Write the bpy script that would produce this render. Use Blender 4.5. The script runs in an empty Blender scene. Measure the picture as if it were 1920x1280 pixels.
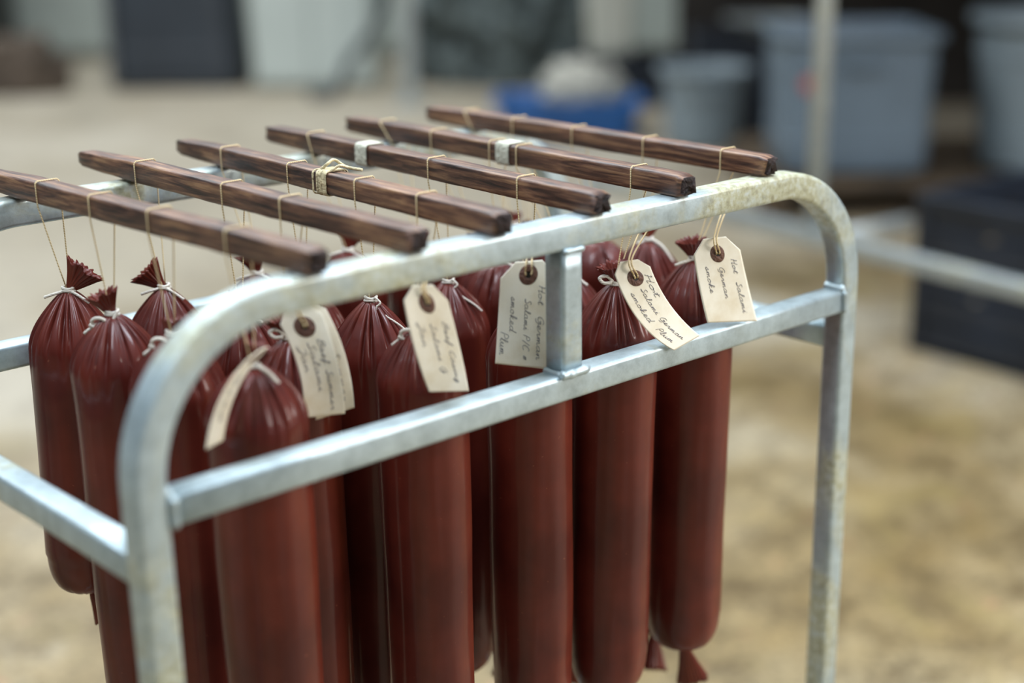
import bpy, bmesh, math, random
from mathutils import Vector, Matrix, noise
random.seed(7)
S = bpy.context.scene
COL = S.collection
PI = math.pi
TOP = 1.05                     # height of the rack's top above the floor

# ------------------------------------------------------------------ camera
cd = bpy.data.cameras.new('camera'); cam = bpy.data.objects.new('camera', cd); COL.objects.link(cam)
cam.location = (-0.4870, -0.9628, 0.2931 + TOP)
cam.rotation_euler = (1.2546, 0.0058, -0.7636)
cd.sensor_fit = 'HORIZONTAL'; cd.sensor_width = 36.0
cd.lens = 2826.1 / 1920 * 36.0
cd.shift_x = -82.88 / 1920; cd.shift_y = 61.15 / 1920
cd.clip_start = 0.05; cd.clip_end = 200
cd.dof.use_dof = True
cd.dof.focus_distance = 1.50
cd.dof.aperture_fstop = 1.45
cd.dof.aperture_blades = 9
S.camera = cam

# ------------------------------------------------------------------ view
S.view_settings.view_transform = 'Standard'
S.view_settings.look = 'None'
S.view_settings.exposure = 0.12
S.view_settings.gamma = 1.0
S.view_settings.use_curve_mapping = False

# ------------------------------------------------------------------ world: an overcast sky, brighter towards the zenith
w = bpy.data.worlds.new('overcast_sky'); S.world = w; w.use_nodes = True
nt = w.node_tree; nt.nodes.clear()
wo = nt.nodes.new('ShaderNodeOutputWorld'); bg = nt.nodes.new('ShaderNodeBackground')
tc = nt.nodes.new('ShaderNodeTexCoord'); sx = nt.nodes.new('ShaderNodeSeparateXYZ'); cr = nt.nodes.new('ShaderNodeValToRGB')
nt.links.new(tc.outputs['Generated'], sx.inputs[0]); nt.links.new(sx.outputs['Z'], cr.inputs[0])
e = cr.color_ramp.elements
e[0].position = 0.0; e[0].color = (0.05, 0.05, 0.045, 1)
e[1].position = 1.0; e[1].color = (0.80, 0.93, 1.0, 1)
x = cr.color_ramp.elements.new(0.35); x.color = (0.115, 0.14, 0.15, 1)
nt.links.new(cr.outputs[0], bg.inputs[0]); bg.inputs[1].default_value = 1.0
nt.links.new(bg.outputs[0], wo.inputs[0])

def area(name, loc, target, sx_, sy_, power, color):
    l = bpy.data.lights.new(name, 'AREA'); l.shape = 'RECTANGLE'; l.size = sx_; l.size_y = sy_
    l.energy = power; l.color = color
    o = bpy.data.objects.new(name, l); COL.objects.link(o); o.location = loc
    o.rotation_euler = (Vector(target) - Vector(loc)).to_track_quat('-Z', 'Y').to_euler()
    return o
area('skylight_left', (-0.9, -0.2, 4.1), (0.3, 0.2, 1.0), 0.55, 2.2, 90, (0.82, 0.90, 1.0))
area('skylight_right', (1.9, -0.9, 4.1), (0.5, 0.2, 1.0), 0.55, 2.2, 100, (0.82, 0.90, 1.0))
area('skylight_back', (1.2, 2.2, 4.4), (0.6, 0.6, 1.0), 2.6, 1.0, 80, (0.80, 0.92, 1.0))
area('open_doorway_daylight', (3.4, -3.4, 2.3), (0.5, 0.2, 0.8), 1.6, 2.0, 145, (1.0, 0.94, 0.88))
area('yard_daylight', (2.6, 6.5, 6.5), (3.0, 6.0, 0.0), 6.0, 8.0, 520, (0.96, 0.985, 1.0))

# ------------------------------------------------------------------ materials
def mat(name):
    m = bpy.data.materials.new(name); m.use_nodes = True
    return m, m.node_tree, m.node_tree.nodes['Principled BSDF']
def nn(nt, t, **k):
    n = nt.nodes.new(t)
    for a, b in k.items():
        if a in n.inputs: n.inputs[a].default_value = b
        else: setattr(n, a, b)
    return n
def ramp(nt, stops, interp='LINEAR'):
    n = nt.nodes.new('ShaderNodeValToRGB'); cr = n.color_ramp; cr.interpolation = interp
    while len(cr.elements) > 1: cr.elements.remove(cr.elements[-1])
    for i, (p, c) in enumerate(stops):
        el = cr.elements[0] if i == 0 else cr.elements.new(p)
        el.position = p; el.color = (c[0], c[1], c[2], 1) if len(c) == 3 else c
    return n
def coords(nt, scale=(1, 1, 1), which='Object'):
    t = nt.nodes.new('ShaderNodeTexCoord'); mp = nt.nodes.new('ShaderNodeMapping')
    mp.inputs['Scale'].default_value = scale
    nt.links.new(t.outputs[which], mp.inputs[0]); return mp.outputs[0]
def noisen(nt, vec, scale, detail=4, rough=.55, dist=0):
    n = nt.nodes.new('ShaderNodeTexNoise'); n.inputs['Scale'].default_value = scale; n.inputs['Detail'].default_value = detail
    n.inputs['Roughness'].default_value = rough; n.inputs['Distortion'].default_value = dist
    nt.links.new(vec, n.inputs['Vector']); return n
def mixc(nt, fac, a, b, mode='MIX'):
    n = nt.nodes.new('ShaderNodeMix'); n.data_type = 'RGBA'; n.blend_type = mode
    for s, v in ((0, fac), (6, a), (7, b)):
        if isinstance(v, (int, float)): n.inputs[s].default_value = v
        elif isinstance(v, tuple): n.inputs[s].default_value = (v[0], v[1], v[2], 1)
        else: nt.links.new(v, n.inputs[s])
    return n.outputs[2]
def bump(nt, h, strength, dist, bsdf):
    b = nt.nodes.new('ShaderNodeBump'); b.inputs['Strength'].default_value = strength; b.inputs['Distance'].default_value = dist
    nt.links.new(h, b.inputs['Height']); nt.links.new(b.outputs[0], bsdf.inputs['Normal'])
def simple(name, col, rough=.6, metal=0, var=.25, scale=6.0, bumps=0):
    m, nt, b = mat(name); v = coords(nt)
    n = noisen(nt, v, scale, 5)
    r = ramp(nt, [(.3, tuple(c * (1 - var) for c in col)), (.7, tuple(min(1, c * (1 + var)) for c in col))])
    nt.links.new(n.outputs[0], r.inputs[0]); nt.links.new(r.outputs[0], b.inputs['Base Color'])
    b.inputs['Roughness'].default_value = rough; b.inputs['Metallic'].default_value = metal
    if bumps: bump(nt, n.outputs[0], bumps, .01, b)
    return m

# galvanised steel with yellow-brown grease stains
def m_galv(name, stain=.5, base=(.44, .53, .565)):
    m, nt, b = mat(name); v = coords(nt)
    n1 = noisen(nt, v, 45, 6, .7); n2 = noisen(nt, v, 9, 3, .5)
    r1 = ramp(nt, [(.30, tuple(c * .74 for c in base)), (.52, base), (.75, tuple(min(1, c * 1.22) for c in base))])
    nt.links.new(n1.outputs[0], r1.inputs[0])
    n3 = noisen(nt, coords(nt, (1, 1, 1)), 5.5, 7, .68, .6)
    r3 = ramp(nt, [(.60 - stain * .24, (0, 0, 0)), (.72 - stain * .20, (1, 1, 1))])
    nt.links.new(n3.outputs[0], r3.inputs[0])
    n4 = noisen(nt, v, 120, 3, .6)
    r4 = ramp(nt, [(.34, (.26, .21, .07)), (.5, (.46, .43, .22)), (.66, (.56, .58, .50))])
    nt.links.new(n4.outputs[0], r4.inputs[0])
    mul = nt.nodes.new('ShaderNodeMath'); mul.operation = 'MULTIPLY'; mul.inputs[1].default_value = .72
    nt.links.new(r3.outputs[0], mul.inputs[0])
    c = mixc(nt, mul.outputs[0], r1.outputs[0], r4.outputs[0])
    nt.links.new(c, b.inputs['Base Color'])
    mt = ramp(nt, [(0, (.55,) * 3), (1, (.08,) * 3)]); nt.links.new(r3.outputs[0], mt.inputs[0]); nt.links.new(mt.outputs[0], b.inputs['Metallic'])
    rr = ramp(nt, [(.3, (.34,) * 3), (.7, (.50,) * 3)]); nt.links.new(n2.outputs[0], rr.inputs[0]); nt.links.new(rr.outputs[0], b.inputs['Roughness'])
    bump(nt, n1.outputs[0], .25, .002, b)
    return m
M_HOOP = m_galv('galvanised_steel_stained', .62)
M_BAR = m_galv('galvanised_steel', .12)
M_FAR = m_galv('galvanised_steel_far', .25, (.42, .46, .47))

def m_wood():
    m, nt, b = mat('dark_smoked_wood')
    v = coords(nt, (1, .055, 1)); n = noisen(nt, v, 210, 5, .65, .4)
    r = ramp(nt, [(.33, (.014, .006, .005)), (.43, (.070, .029, .019)), (.52, (.175, .080, .046)), (.66, (.36, .20, .10))])
    nt.links.new(n.outputs[0], r.inputs[0])
    n2 = noisen(nt, coords(nt, (1, .35, 1)), 22, 4, .6)
    r2 = ramp(nt, [(.35, (.45, .42, .44)), (.60, (1, 1, 1))]); nt.links.new(n2.outputs[0], r2.inputs[0])
    c = mixc(nt, 1.0, r.outputs[0], r2.outputs[0], 'MULTIPLY')
    nt.links.new(c, b.inputs['Base Color'])
    b.inputs['Roughness'].default_value = .5
    b.inputs['Coat Weight'].default_value = .35; b.inputs['Coat Roughness'].default_value = .4
    bump(nt, n.outputs[0], .55, .0016, b)
    return m
M_WOOD = m_wood()
M_CHAR = simple('charred_wood_end', (.022, .010, .008), .75, 0, .6, 260, .6)

def m_casing():
    m, nt, b = mat('fibrous_mahogany_casing')
    v = coords(nt, (1, 1, .10)); n = noisen(nt, v, 20, 2, .45)
    r = ramp(nt, [(.28, (.078, .010, .006)), (.5, (.132, .021, .011)), (.74, (.215, .043, .016))])
    nt.links.new(n.outputs[0], r.inputs[0])
    n2 = noisen(nt, coords(nt), 7, 4, .6); r2 = ramp(nt, [(.34, (.50, .42, .48)), (.62, (1, 1, 1))])
    nt.links.new(n2.outputs[0], r2.inputs[0])
    c = mixc(nt, 1.0, r.outputs[0], r2.outputs[0], 'MULTIPLY')
    # small pale flecks
    n3 = noisen(nt, coords(nt), 170, 2, .5); r3 = ramp(nt, [(.73, (0, 0, 0)), (.79, (.5, .5, .5))]); nt.links.new(n3.outputs[0], r3.inputs[0])
    c = mixc(nt, r3.outputs[0], c, (.24, .085, .045))
    nt.links.new(c, b.inputs['Base Color'])
    b.inputs['Roughness'].default_value = .5
    b.inputs['Specular IOR Level'].default_value = .18
    b.inputs['Coat Weight'].default_value = .42; b.inputs['Coat Roughness'].default_value = .15; b.inputs['Coat Tint'].default_value = (1.0, .88, 1.0, 1)
    b.inputs['Subsurface Weight'].default_value = .0
    n4 = noisen(nt, coords(nt, (1, 1, .5)), 130, 3, .6)
    bump(nt, n4.outputs[0], .12, .001, b)
    return m
M_CASE = m_casing()
def m_twine(name, c1, c2):
    m, nt, b = mat(name); wv = nt.nodes.new('ShaderNodeTexWave'); wv.inputs['Scale'].default_value = 260; wv.bands_direction = 'DIAGONAL'
    nt.links.new(coords(nt), wv.inputs[0]); r = ramp(nt, [(.2, c1), (.8, c2)]); nt.links.new(wv.outputs[0], r.inputs[0])
    nt.links.new(r.outputs[0], b.inputs['Base Color']); b.inputs['Roughness'].default_value = .8
    return m
M_TWINE = m_twine('hemp_twine', (.52, .37, .17), (.82, .68, .43))
M_COTTON = m_twine('cotton_string', (.50, .45, .38), (.80, .76, .68))
def m_tag():
    m, nt, b = mat('manila_card'); v = coords(nt, (1, 1, 1)); n = noisen(nt, v, 28, 5, .6)
    r = ramp(nt, [(.3, (.74, .65, .48)), (.55, (.86, .80, .66)), (.8, (.90, .86, .75))]); nt.links.new(n.outputs[0], r.inputs[0])
    nt.links.new(r.outputs[0], b.inputs['Base Color']); b.inputs['Roughness'].default_value = .7
    return m
M_TAG = m_tag()
M_EYE = simple('brown_fibre_ring', (.13, .055, .035), .5, 0, .4, 300, .5)
M_INK = simple('ink', (.10, .10, .14), .6, 0, .3, 400)
M_TAPE = simple('cloth_wrap', (.66, .66, .54), .85, 0, .18, 220, .6)

def m_floor():
    m, nt, b = mat('worn_concrete_floor'); v = coords(nt)
    n1 = noisen(nt, v, 1.1, 6, .62, .5); n2 = noisen(nt, v, 7.5, 6, .65); n3 = noisen(nt, v, 60, 4, .6); n4 = noisen(nt, v, .35, 3, .5)
    r1 = ramp(nt, [(.34, (.19, .135, .058)), (.47, (.31, .24, .135)), (.60, (.41, .355, .265))]); nt.links.new(n1.outputs[0], r1.inputs[0])
    r2 = ramp(nt, [(.36, (.42, .37, .28)), (.50, (.9, .9, .9)), (.66, (1.22, 1.2, 1.16))]); nt.links.new(n2.outputs[0], r2.inputs[0])
    c = mixc(nt, .8, r1.outputs[0], r2.outputs[0], 'MULTIPLY')
    r3 = ramp(nt, [(.38, (.42, .37, .28)), (.54, (1.1, 1.1, 1.1))]); nt.links.new(n3.outputs[0], r3.inputs[0])
    c = mixc(nt, .6, c, r3.outputs[0], 'MULTIPLY')
    n5 = noisen(nt, v, 13, 3, .5); r5 = ramp(nt, [(.66, (0, 0, 0)), (.71, (.5,) * 3)]); nt.links.new(n5.outputs[0], r5.inputs[0])
    c = mixc(nt, r5.outputs[0], c, (.48, .24, .16))
    n6 = noisen(nt, v, 3.1, 5, .6, .8); r6 = ramp(nt, [(.56, (0, 0, 0)), (.74, (.65,) * 3)]); nt.links.new(n6.outputs[0], r6.inputs[0])
    c = mixc(nt, r6.outputs[0], c, (.30, .235, .09))
    r7 = ramp(nt, [(.38, (.72, .66, .50)), (.58, (1.05, 1.06, 1.10))]); nt.links.new(n4.outputs[0], r7.inputs[0])
    c = mixc(nt, 1.0, c, r7.outputs[0], 'MULTIPLY')
    nt.links.new(c, b.inputs['Base Color'])
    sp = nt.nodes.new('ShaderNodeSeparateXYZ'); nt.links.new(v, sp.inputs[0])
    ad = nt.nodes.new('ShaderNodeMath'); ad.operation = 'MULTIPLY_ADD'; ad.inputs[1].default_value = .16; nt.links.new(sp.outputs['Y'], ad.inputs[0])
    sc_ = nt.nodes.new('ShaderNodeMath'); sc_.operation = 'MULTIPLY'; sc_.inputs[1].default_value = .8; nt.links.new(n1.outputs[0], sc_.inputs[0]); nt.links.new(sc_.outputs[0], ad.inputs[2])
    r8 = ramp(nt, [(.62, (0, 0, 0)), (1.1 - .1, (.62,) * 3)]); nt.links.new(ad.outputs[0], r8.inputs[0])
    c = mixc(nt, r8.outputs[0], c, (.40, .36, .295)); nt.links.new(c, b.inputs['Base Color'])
    rr = ramp(nt, [(.35, (.42,) * 3), (.65, (.72,) * 3)]); nt.links.new(n1.outputs[0], rr.inputs[0]); nt.links.new(rr.outputs[0], b.inputs['Roughness'])
    bump(nt, n3.outputs[0], .35, .004, b)
    return m
M_FLOOR = m_floor()

# ------------------------------------------------------------------ helpers
def link(name, bm, m, parent=None, smooth=True):
    me = bpy.data.meshes.new(name); bm.normal_update(); bm.to_mesh(me); bm.free()
    o = bpy.data.objects.new(name, me); COL.objects.link(o)
    for q in (m if isinstance(m, (list, tuple)) else [m]): me.materials.append(q)
    if smooth:
        for p in me.polygons: p.use_smooth = True
    if parent: o.parent = parent
    return o
def tag(o, label, cat, group=None, kind=None):
    o['label'] = label; o['category'] = cat
    if group: o['group'] = group
    if kind: o['kind'] = kind
    return o
def empty(name, loc=(0, 0, 0), rz=0):
    o = bpy.data.objects.new(name, None); COL.objects.link(o); o.location = loc; o.rotation_euler = (0, 0, rz); o.empty_display_size = .05
    return o
def grid_faces(bm, rows, closed=True, cap0=False, cap1=False):
    for i in range(len(rows) - 1):
        a, b = rows[i], rows[i + 1]; n = len(a)
        for j in range(n if closed else n - 1):
            k = (j + 1) % n
            try: bm.faces.new((a[j], a[k], b[k], b[j]))
            except ValueError: pass
    if cap0: bm.faces.new(list(reversed(rows[0])))
    if cap1: bm.faces.new(rows[-1])
def sweep(bm, pts, section, normal=None, caps=True, scale=None):
    """sweep a closed 2-D section along pts; normal = fixed direction of the section's second axis."""
    rows = []; P = [Vector(p) for p in pts]; prev = None
    for i, p in enumerate(P):
        t = (P[min(i + 1, len(P) - 1)] - P[max(i - 1, 0)]).normalized()
        if normal is not None: n = Vector(normal); n = (n - t * n.dot(t)).normalized()
        else:
            if prev is None:
                n = t.orthogonal().normalized()
            else: n = (prev - t * prev.dot(t)).normalized()
            prev = n
        b = t.cross(n); s = scale[i] if scale else 1
        rows.append([bm.verts.new(p + b * (u * s) + n * (v * s)) for u, v in section])
    grid_faces(bm, rows, True, caps, caps)
def circ(r, n=8): return [(r * math.cos(2 * PI * i / n), r * math.sin(2 * PI * i / n)) for i in range(n)]
def rsq(hx, hy, r, n=4):
    out = []
    for cx, cy, a0 in ((hx - r, hy - r, 0), (-hx + r, hy - r, 90), (-hx + r, -hy + r, 180), (hx - r, -hy + r, 270)):
        for i in range(n + 1):
            a = math.radians(a0 + 90 * i / n); out.append((cx + r * math.cos(a), cy + r * math.sin(a)))
    return out
def tube(bm, pts, r, n=8, taper=None): sweep(bm, pts, circ(r, n), None, True, taper)
def smoothpts(pts, k=6):
    P = [Vector(p) for p in pts]; out = []
    for i in range(len(P) - 1):
        p0 = P[max(i - 1, 0)]; p1 = P[i]; p2 = P[i + 1]; p3 = P[min(i + 2, len(P) - 1)]
        for j in range(k):
            t = j / k
            out.append(.5 * ((2 * p1) + (p2 - p0) * t + (2 * p0 - 5 * p1 + 4 * p2 - p3) * t * t + (3 * p1 - p0 - 3 * p2 + p3) * t ** 3))
    out.append(P[-1]); return out
def box(bm, c, h, rot=None, bev=0):
    m = Matrix.Translation(c) @ (rot.to_4x4() if rot else Matrix.Identity(4)) @ Matrix.Diagonal((h[0] * 2, h[1] * 2, h[2] * 2, 1))
    g = bmesh.ops.create_cube(bm, size=1, matrix=m)
    if bev:
        ed = list({e for v in g['verts'] for e in v.link_edges})
        bmesh.ops.bevel(bm, geom=ed, offset=bev, segments=3, affect='EDGES', profile=.5)

# ------------------------------------------------------------------ the floor and the walls behind
bm = bmesh.new()
N = 90
rows = [[bm.verts.new((-8 + 36 * i / N, -8 + 36 * j / N, .006 * noise.noise((i * .45, j * .45, 0)))) for i in range(N + 1)] for j in range(N + 1)]
grid_faces(bm, rows, False)
fl = link('floor', bm, M_FLOOR); fl['kind'] = 'structure'

# axes of the yard behind the rack: F away from the camera, R to its right (the walls and bins face the rack)
YAW = -0.7636
F = Vector((-math.sin(YAW), math.cos(YAW), 0)); Rt = Vector((math.cos(YAW), math.sin(YAW), 0)); ORG = Vector((-.487, -.963, 0))
def yd(lat, D, z=0): return ORG + F * D + Rt * lat + Vector((0, 0, z))
def slab(name, lat0, lat1, D, h, th, m, parent=None, z0=0):
    bm = bmesh.new(); n = 60
    a = yd((lat0 + lat1) / 2, D + th / 2, z0 + h / 2)
    box(bm, a, ((lat1 - lat0) / 2, th / 2, h / 2), Matrix.Rotation(YAW, 3, 'Z'), .01)
    return link(name, bm, m, parent, False)
M_WALL = simple('pale_grey_green_wall', (.36, .40, .37), .6, 0, .12, 1.2)
M_DARKWALL = simple('dark_timber_wall', (.022, .018, .015), .8, 0, .5, 3)
M_SKIRT = simple('dark_skirting', (.16, .16, .13), .8, 0, .2, 4)
o = slab('wall_back', -8, 1.2, 12.2, 2.6, .12, M_WALL); o['kind'] = 'structure'
o = slab('baseboard_back', -8, 1.2, 12.14, .10, .06, M_SKIRT); o['kind'] = 'structure'
o = slab('wall_right', .75, 9, 9.6, 2.6, .12, M_DARKWALL); o['kind'] = 'structure'
o = slab('added_shade_canopy', .5, 9, 5.0, .06, 4.7, M_DARKWALL, None, 2.3); o['kind'] = 'structure'  # unseen canopy, added to block the sky and shade the right rear
o = slab('added_shade_wall_1', 4.2, 4.3, 4.9, 2.3, 4.7, M_DARKWALL); o['kind'] = 'structure'  # unseen dark side wall, added with the canopy to deepen its shade

# ------------------------------------------------------------------ background things
def bin_mesh(w0, w1, d0, d1, h, r, n=6, ribs=0, wall=.012, solid=False):
    """open-topped tapered container with rounded corners, rim and ribs; w0 x d0 at the foot, w1 x d1 at the rim."""
    bm = bmesh.new(); rows = []
    prof = [(0.0, .90), (.02, .97), (.05, 1.0)]
    k = 10
    for i in range(1, k + 1): prof.append((.05 + .87 * i / k, 1.0))
    for z, s in prof:
        t = z; ww = (w0 + (w1 - w0) * t) * s / 2; dd = (d0 + (d1 - d0) * t) * s / 2
        rows.append((ww, dd, z * h))
    rim = (w1 / 2, d1 / 2)
    for ex, z in ((.000, .925), (.022, .93), (.026, .95), (.026, .99), (.018, 1.0), (-.004, 1.0)):
        rows.append((rim[0] + ex, rim[1] + ex, z * h))
    for z in (.97, .7, .4, .06):
        t = z; rows.append(((w0 + (w1 - w0) * t) / 2 - wall, (d0 + (d1 - d0) * t) / 2 - wall, z * h))
    vr = [[bm.verts.new((u, v, z)) for u, v in rsq(a, b, min(r, min(a, b) * .98), n)] for a, b, z in rows]
    grid_faces(bm, vr, True, True, True)
    for i in range(ribs):
        zz = h * (.25 + .5 * i / max(1, ribs - 1)); t = zz / h
        ww = (w0 + (w1 - w0) * t) / 2; dd = (d0 + (d1 - d0) * t) / 2
        rr = [[bm.verts.new((u, v, zz + dz)) for u, v in rsq(ww + e_, dd + e_, min(r, min(ww, dd)), n)] for dz, e_ in ((-.012, -.002), (-.006, .008), (.006, .008), (.012, -.002))]
        grid_faces(bm, rr, True)
    return bm
def handle_mesh(w_, x0, z0, y0):
    bm = bmesh.new(); tube(bm, smoothpts([(x0 - w_, y0, z0), (x0 - w_, y0 - .03, z0 - .01), (x0, y0 - .045, z0 - .02), (x0 + w_, y0 - .03, z0 - .01), (x0 + w_, y0, z0)]), .009); return bm
M_SLATE = simple('dark_slate_plastic', (.030, .038, .050), .45, 0, .15, 3)
M_TRIM = simple('grey_plastic_trim', (.13, .14, .15), .5, 0, .1, 3)
M_WHITE = simple('off_white_panel', (.50, .56, .54), .5, 0, .08, 1.5)
M_GREYTUB = simple('light_grey_plastic', (.23, .28, .31), .5, 0, .12, 2.5)
M_BLUETUB = simple('blue_plastic', (.012, .10, .32), .4, 0, .3, 3)
M_BLUEGREY = simple('blue_grey_plastic', (.135, .18, .225), .45, 0, .15, 2.5)
M_NAVY = simple('navy_black_plastic', (.012, .017, .028), .5, 0, .35, 6)
M_CLOTH = simple('pale_sacking', (.42, .41, .36), .9, 0, .2, 8, .5)
M_BROWN = simple('brown_sacking', (.075, .055, .040), .9, 0, .4, 6, .5)
M_PALLET = simple('weathered_pallet_wood', (.075, .050, .028), .8, 0, .5, 9, .4)
M_NET = simple('grey_green_netting', (.085, .105, .105), .9, 0, .8, 7, .8)
M_RED = simple('red_sticker', (.42, .10, .09), .5, 0, .1, 5)
M_BLACK = simple('black_paint', (.010, .011, .010), .5, 0, .2, 3)
M_HOSE = simple('black_rubber', (.035, .045, .055), .5, 0, .2, 8)
M_PALEBOX = simple('cream_plastic', (.50, .51, .45), .5, 0, .08, 3)

def container(name, label, cat, lat, D, w0, w1, d0, d1, h, r, m, ribs=2, z=0, sticker=None, group=None, handles=True):
    t = empty(name, yd(lat, D + max(d0, d1) / 2, z), YAW); tag(t, label, cat, group)
    link('shell', bin_mesh(w0, w1, d0, d1, h, r, 6, ribs), m, t)
    if handles: link('handle', handle_mesh(.07, 0, h * .80, -d1 / 2 + .002), m, t)
    if sticker:
        bm = bmesh.new(); sx0, sz0, sr = sticker
        yy = -(d0 + (d1 - d0) * sz0 / h) / 2 - .003
        rr = [[bm.verts.new((sx0 + k * math.cos(a * PI / 12), yy + dy, sz0 + k * math.sin(a * PI / 12))) for a in range(24)] for k, dy in ((sr, .004), (sr, 0), (sr * .5, -.001))]
        grid_faces(bm, rr, True, False, True); link('sticker', bm, M_RED, t)
    return t
t = container('plastic_bin', 'tall dark slate plastic bin standing by the pale wall', 'bin', -2.62, 10.35, .92, .82, .7, .62, 1.05, .16, M_SLATE, 2)
bm = bmesh.new(); box(bm, (-.40, -.33, .5), (.020, .012, .42), None, .004); link('trim_strip', bm, M_TRIM, t)
# pale cabinet
t = empty('storage_cabinet', yd(-1.66, 10.62), YAW); tag(t, 'off-white two-door cabinet right of the dark slate bin', 'cabinet')
bm = bmesh.new(); box(bm, (0, 0, .72), (.40, .26, .70), None, .01); link('body', bm, M_WHITE, t, False)
for s_ in (-1, 1):
    bm = bmesh.new(); box(bm, (s_ * .199, -.272, .73), (.194, .012, .67), None, .006); d_ = link('door', bm, M_WHITE, t, False)
    bm = bmesh.new(); tube(bm, smoothpts([(s_ * .04, -.284, .78), (s_ * .04, -.315, .79), (s_ * .04, -.315, .93), (s_ * .04, -.284, .94)], 4), .007); link('handle', bm, M_TRIM, d_)
# black cabinet far left and a brown sack before it
t = empty('metal_cabinet', yd(-4.55, 11.5), YAW); tag(t, 'black metal cabinet at the far left of the pale wall', 'cabinet')
bm = bmesh.new(); box(bm, (0, 0, .8), (.42, .3, .78), None, .015); link('body', bm, M_BLACK, t, False)
for s_ in (-1, 1):
    bm = bmesh.new(); box(bm, (s_ * .21, -.31, .8), (.2, .012, .74), None, .005); link('door', bm, M_BLACK, t, False)
def lump(w_, d_, h_, seed, nz=.25, fr=3.0, nu=48, nv=24):
    bm = bmesh.new(); rows = []
    for i in range(nv + 1):
        ph = (PI / 2) * i / nv; rr = math.cos(ph) ** .55 if i < nv else 0.001
        row = []
        for j in range(nu):
            a = 2 * PI * j / nu; v = Vector((math.cos(a) * rr, math.sin(a) * rr, math.sin(ph)))
            k = 1 + nz * noise.fractal(v * fr + Vector((seed, seed * 2, 0)), 1.0, 2.0, 5)
            row.append(bm.verts.new((v.x * w_ / 2 * k, v.y * d_ / 2 * k, max(0, v.z * h_ * k) if i else 0)))
        rows.append(row)
    grid_faces(bm, rows, True, True, True); return bm
o = link('burlap_sack', lump(.62, .5, .36, 3), M_BROWN); o.location = yd(-3.62, 10.3); o.rotation_euler = (0, 0, YAW)
tag(o, 'low brown sack on the floor at the far left edge', 'sack')
o = link('netting_heap', lump(1.25, 1.0, .95, 11, .32, 4.5, 90, 50), M_NET); o.location = yd(-.36, 10.85); o.rotation_euler = (0, 0, YAW)
tag(o, 'tall mottled grey-green heap of netting behind the blue tub', 'netting')
bm = bmesh.new(); tube(bm, smoothpts([yd(-1.62, 9.9, .035), yd(-1.45, 9.90, .04), yd(-1.36, 9.95, .22), yd(-1.22, 9.98, .40), yd(-1.12, 10.0, .60), yd(-1.10, 10.0, .9), yd(-1.14, 10.0, 1.1)]), .032, 10)
o = link('rubber_hose', bm, M_HOSE); tag(o, 'thick black hose rising from the floor left of the netting heap', 'hose')
# crate with a pale box on it
def crate(name, label, cat, lat, D, w_, d_, h_, m, z=0, slats=5, rz=0, group=None):
    t = empty(name, yd(lat, D + d_ / 2, z), YAW + rz); tag(t, label, cat, group)
    bm = bmesh.new(); th = .014
    box(bm, (0, 0, th), (w_ / 2, d_ / 2, th)); 
    for k in range(slats):
        zz = h_ * (k + .5) / slats; hh = h_ / slats * .42
        for s_ in (-1, 1):
            box(bm, (0, s_ * (d_ / 2 - th / 2), zz), (w_ / 2, th / 2, hh)); box(bm, (s_ * (w_ / 2 - th / 2), 0, zz), (th / 2, d_ / 2, hh))
    link('side_walls', bm, m, t, False)
    bm = bmesh.new()
    for sx_ in (-1, 1):
        for sy_ in (-1, 1): box(bm, (sx_ * (w_ / 2 - .012), sy_ * (d_ / 2 - .012), h_ / 2), (.02, .02, h_ / 2), None, .004)
    for s_ in (-1, 1):
        box(bm, (0, s_ * (d_ / 2), h_ - .012), (w_ / 2 + .01, .016, .016), None, .004); box(bm, (s_ * (w_ / 2), 0, h_ - .012), (.016, d_ / 2 + .01, .016), None, .004)
    link('frame', bm, m, t, False)
    return t
crate('slatted_crate', 'dark slatted crate carrying the cream plastic box', 'crate', .42, 9.42, .62, .5, .30, M_NAVY, 0, 4)
container('plastic_box', 'cream plastic box on top of a dark crate, behind the blue tub', 'box', .33, 9.45, .27, .31, .34, .38, .62, .04, M_PALEBOX, 0, .30, handles=False)
container('plastic_tub', 'bright blue plastic tub on the floor beyond the sticks', 'tub', .06, 8.15, .70, .78, .5, .56, .20, .08, M_BLUETUB, 0)
o = link('folded_sacking', lump(.46, .34, .19, 5, .22, 3.2), M_CLOTH); o.location = yd(.14, 8.43, .196); o.rotation_euler = (0, 0, YAW)
tag(o, 'crumpled pale sacking lying on top of the blue tub', 'cloth')
# pallet and the containers on it
def pallet(lat, D, w_, d_):
    t = empty('wooden_pallet', yd(lat, D + d_ / 2), YAW); tag(t, 'weathered brown pallet under the row of grey containers', 'pallet')
    for k in range(9):
        bm = bmesh.new(); box(bm, (0, -d_ / 2 + d_ * (k + .5) / 9, .128), (w_ / 2, d_ / 22, .011), None, .003); link('deck_board', bm, M_PALLET, t, False)
    for k in range(3):
        bm = bmesh.new(); box(bm, (-w_ / 2 + .05 + (w_ - .1) * k / 2, 0, .068), (.045, d_ / 2, .048), None, .004); link('stringer', bm, M_PALLET, t, False)
    for k in (0, 2):
        bm = bmesh.new(); box(bm, (0, (k - 1) * (d_ / 2 - .06), .011), (w_ / 2, .05, .009), None, .003); link('bottom_board', bm, M_PALLET, t, False)
pallet(1.72, 6.15, 1.75, 1.3)
container('storage_container', 'large blue-grey container with a small red sticker, left on the pallet', 'container', 1.27, 6.36, .62, .65, .60, .64, .60, .075, M_BLUEGREY, 2, .14, (-.215, .385, .035))
container('storage_barrel', 'pale grey barrel at the right edge, right end of the pallet', 'barrel', 2.16, 6.25, .62, .70, .56, .62, .66, .26, M_GREYTUB, 2, .14)
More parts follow.
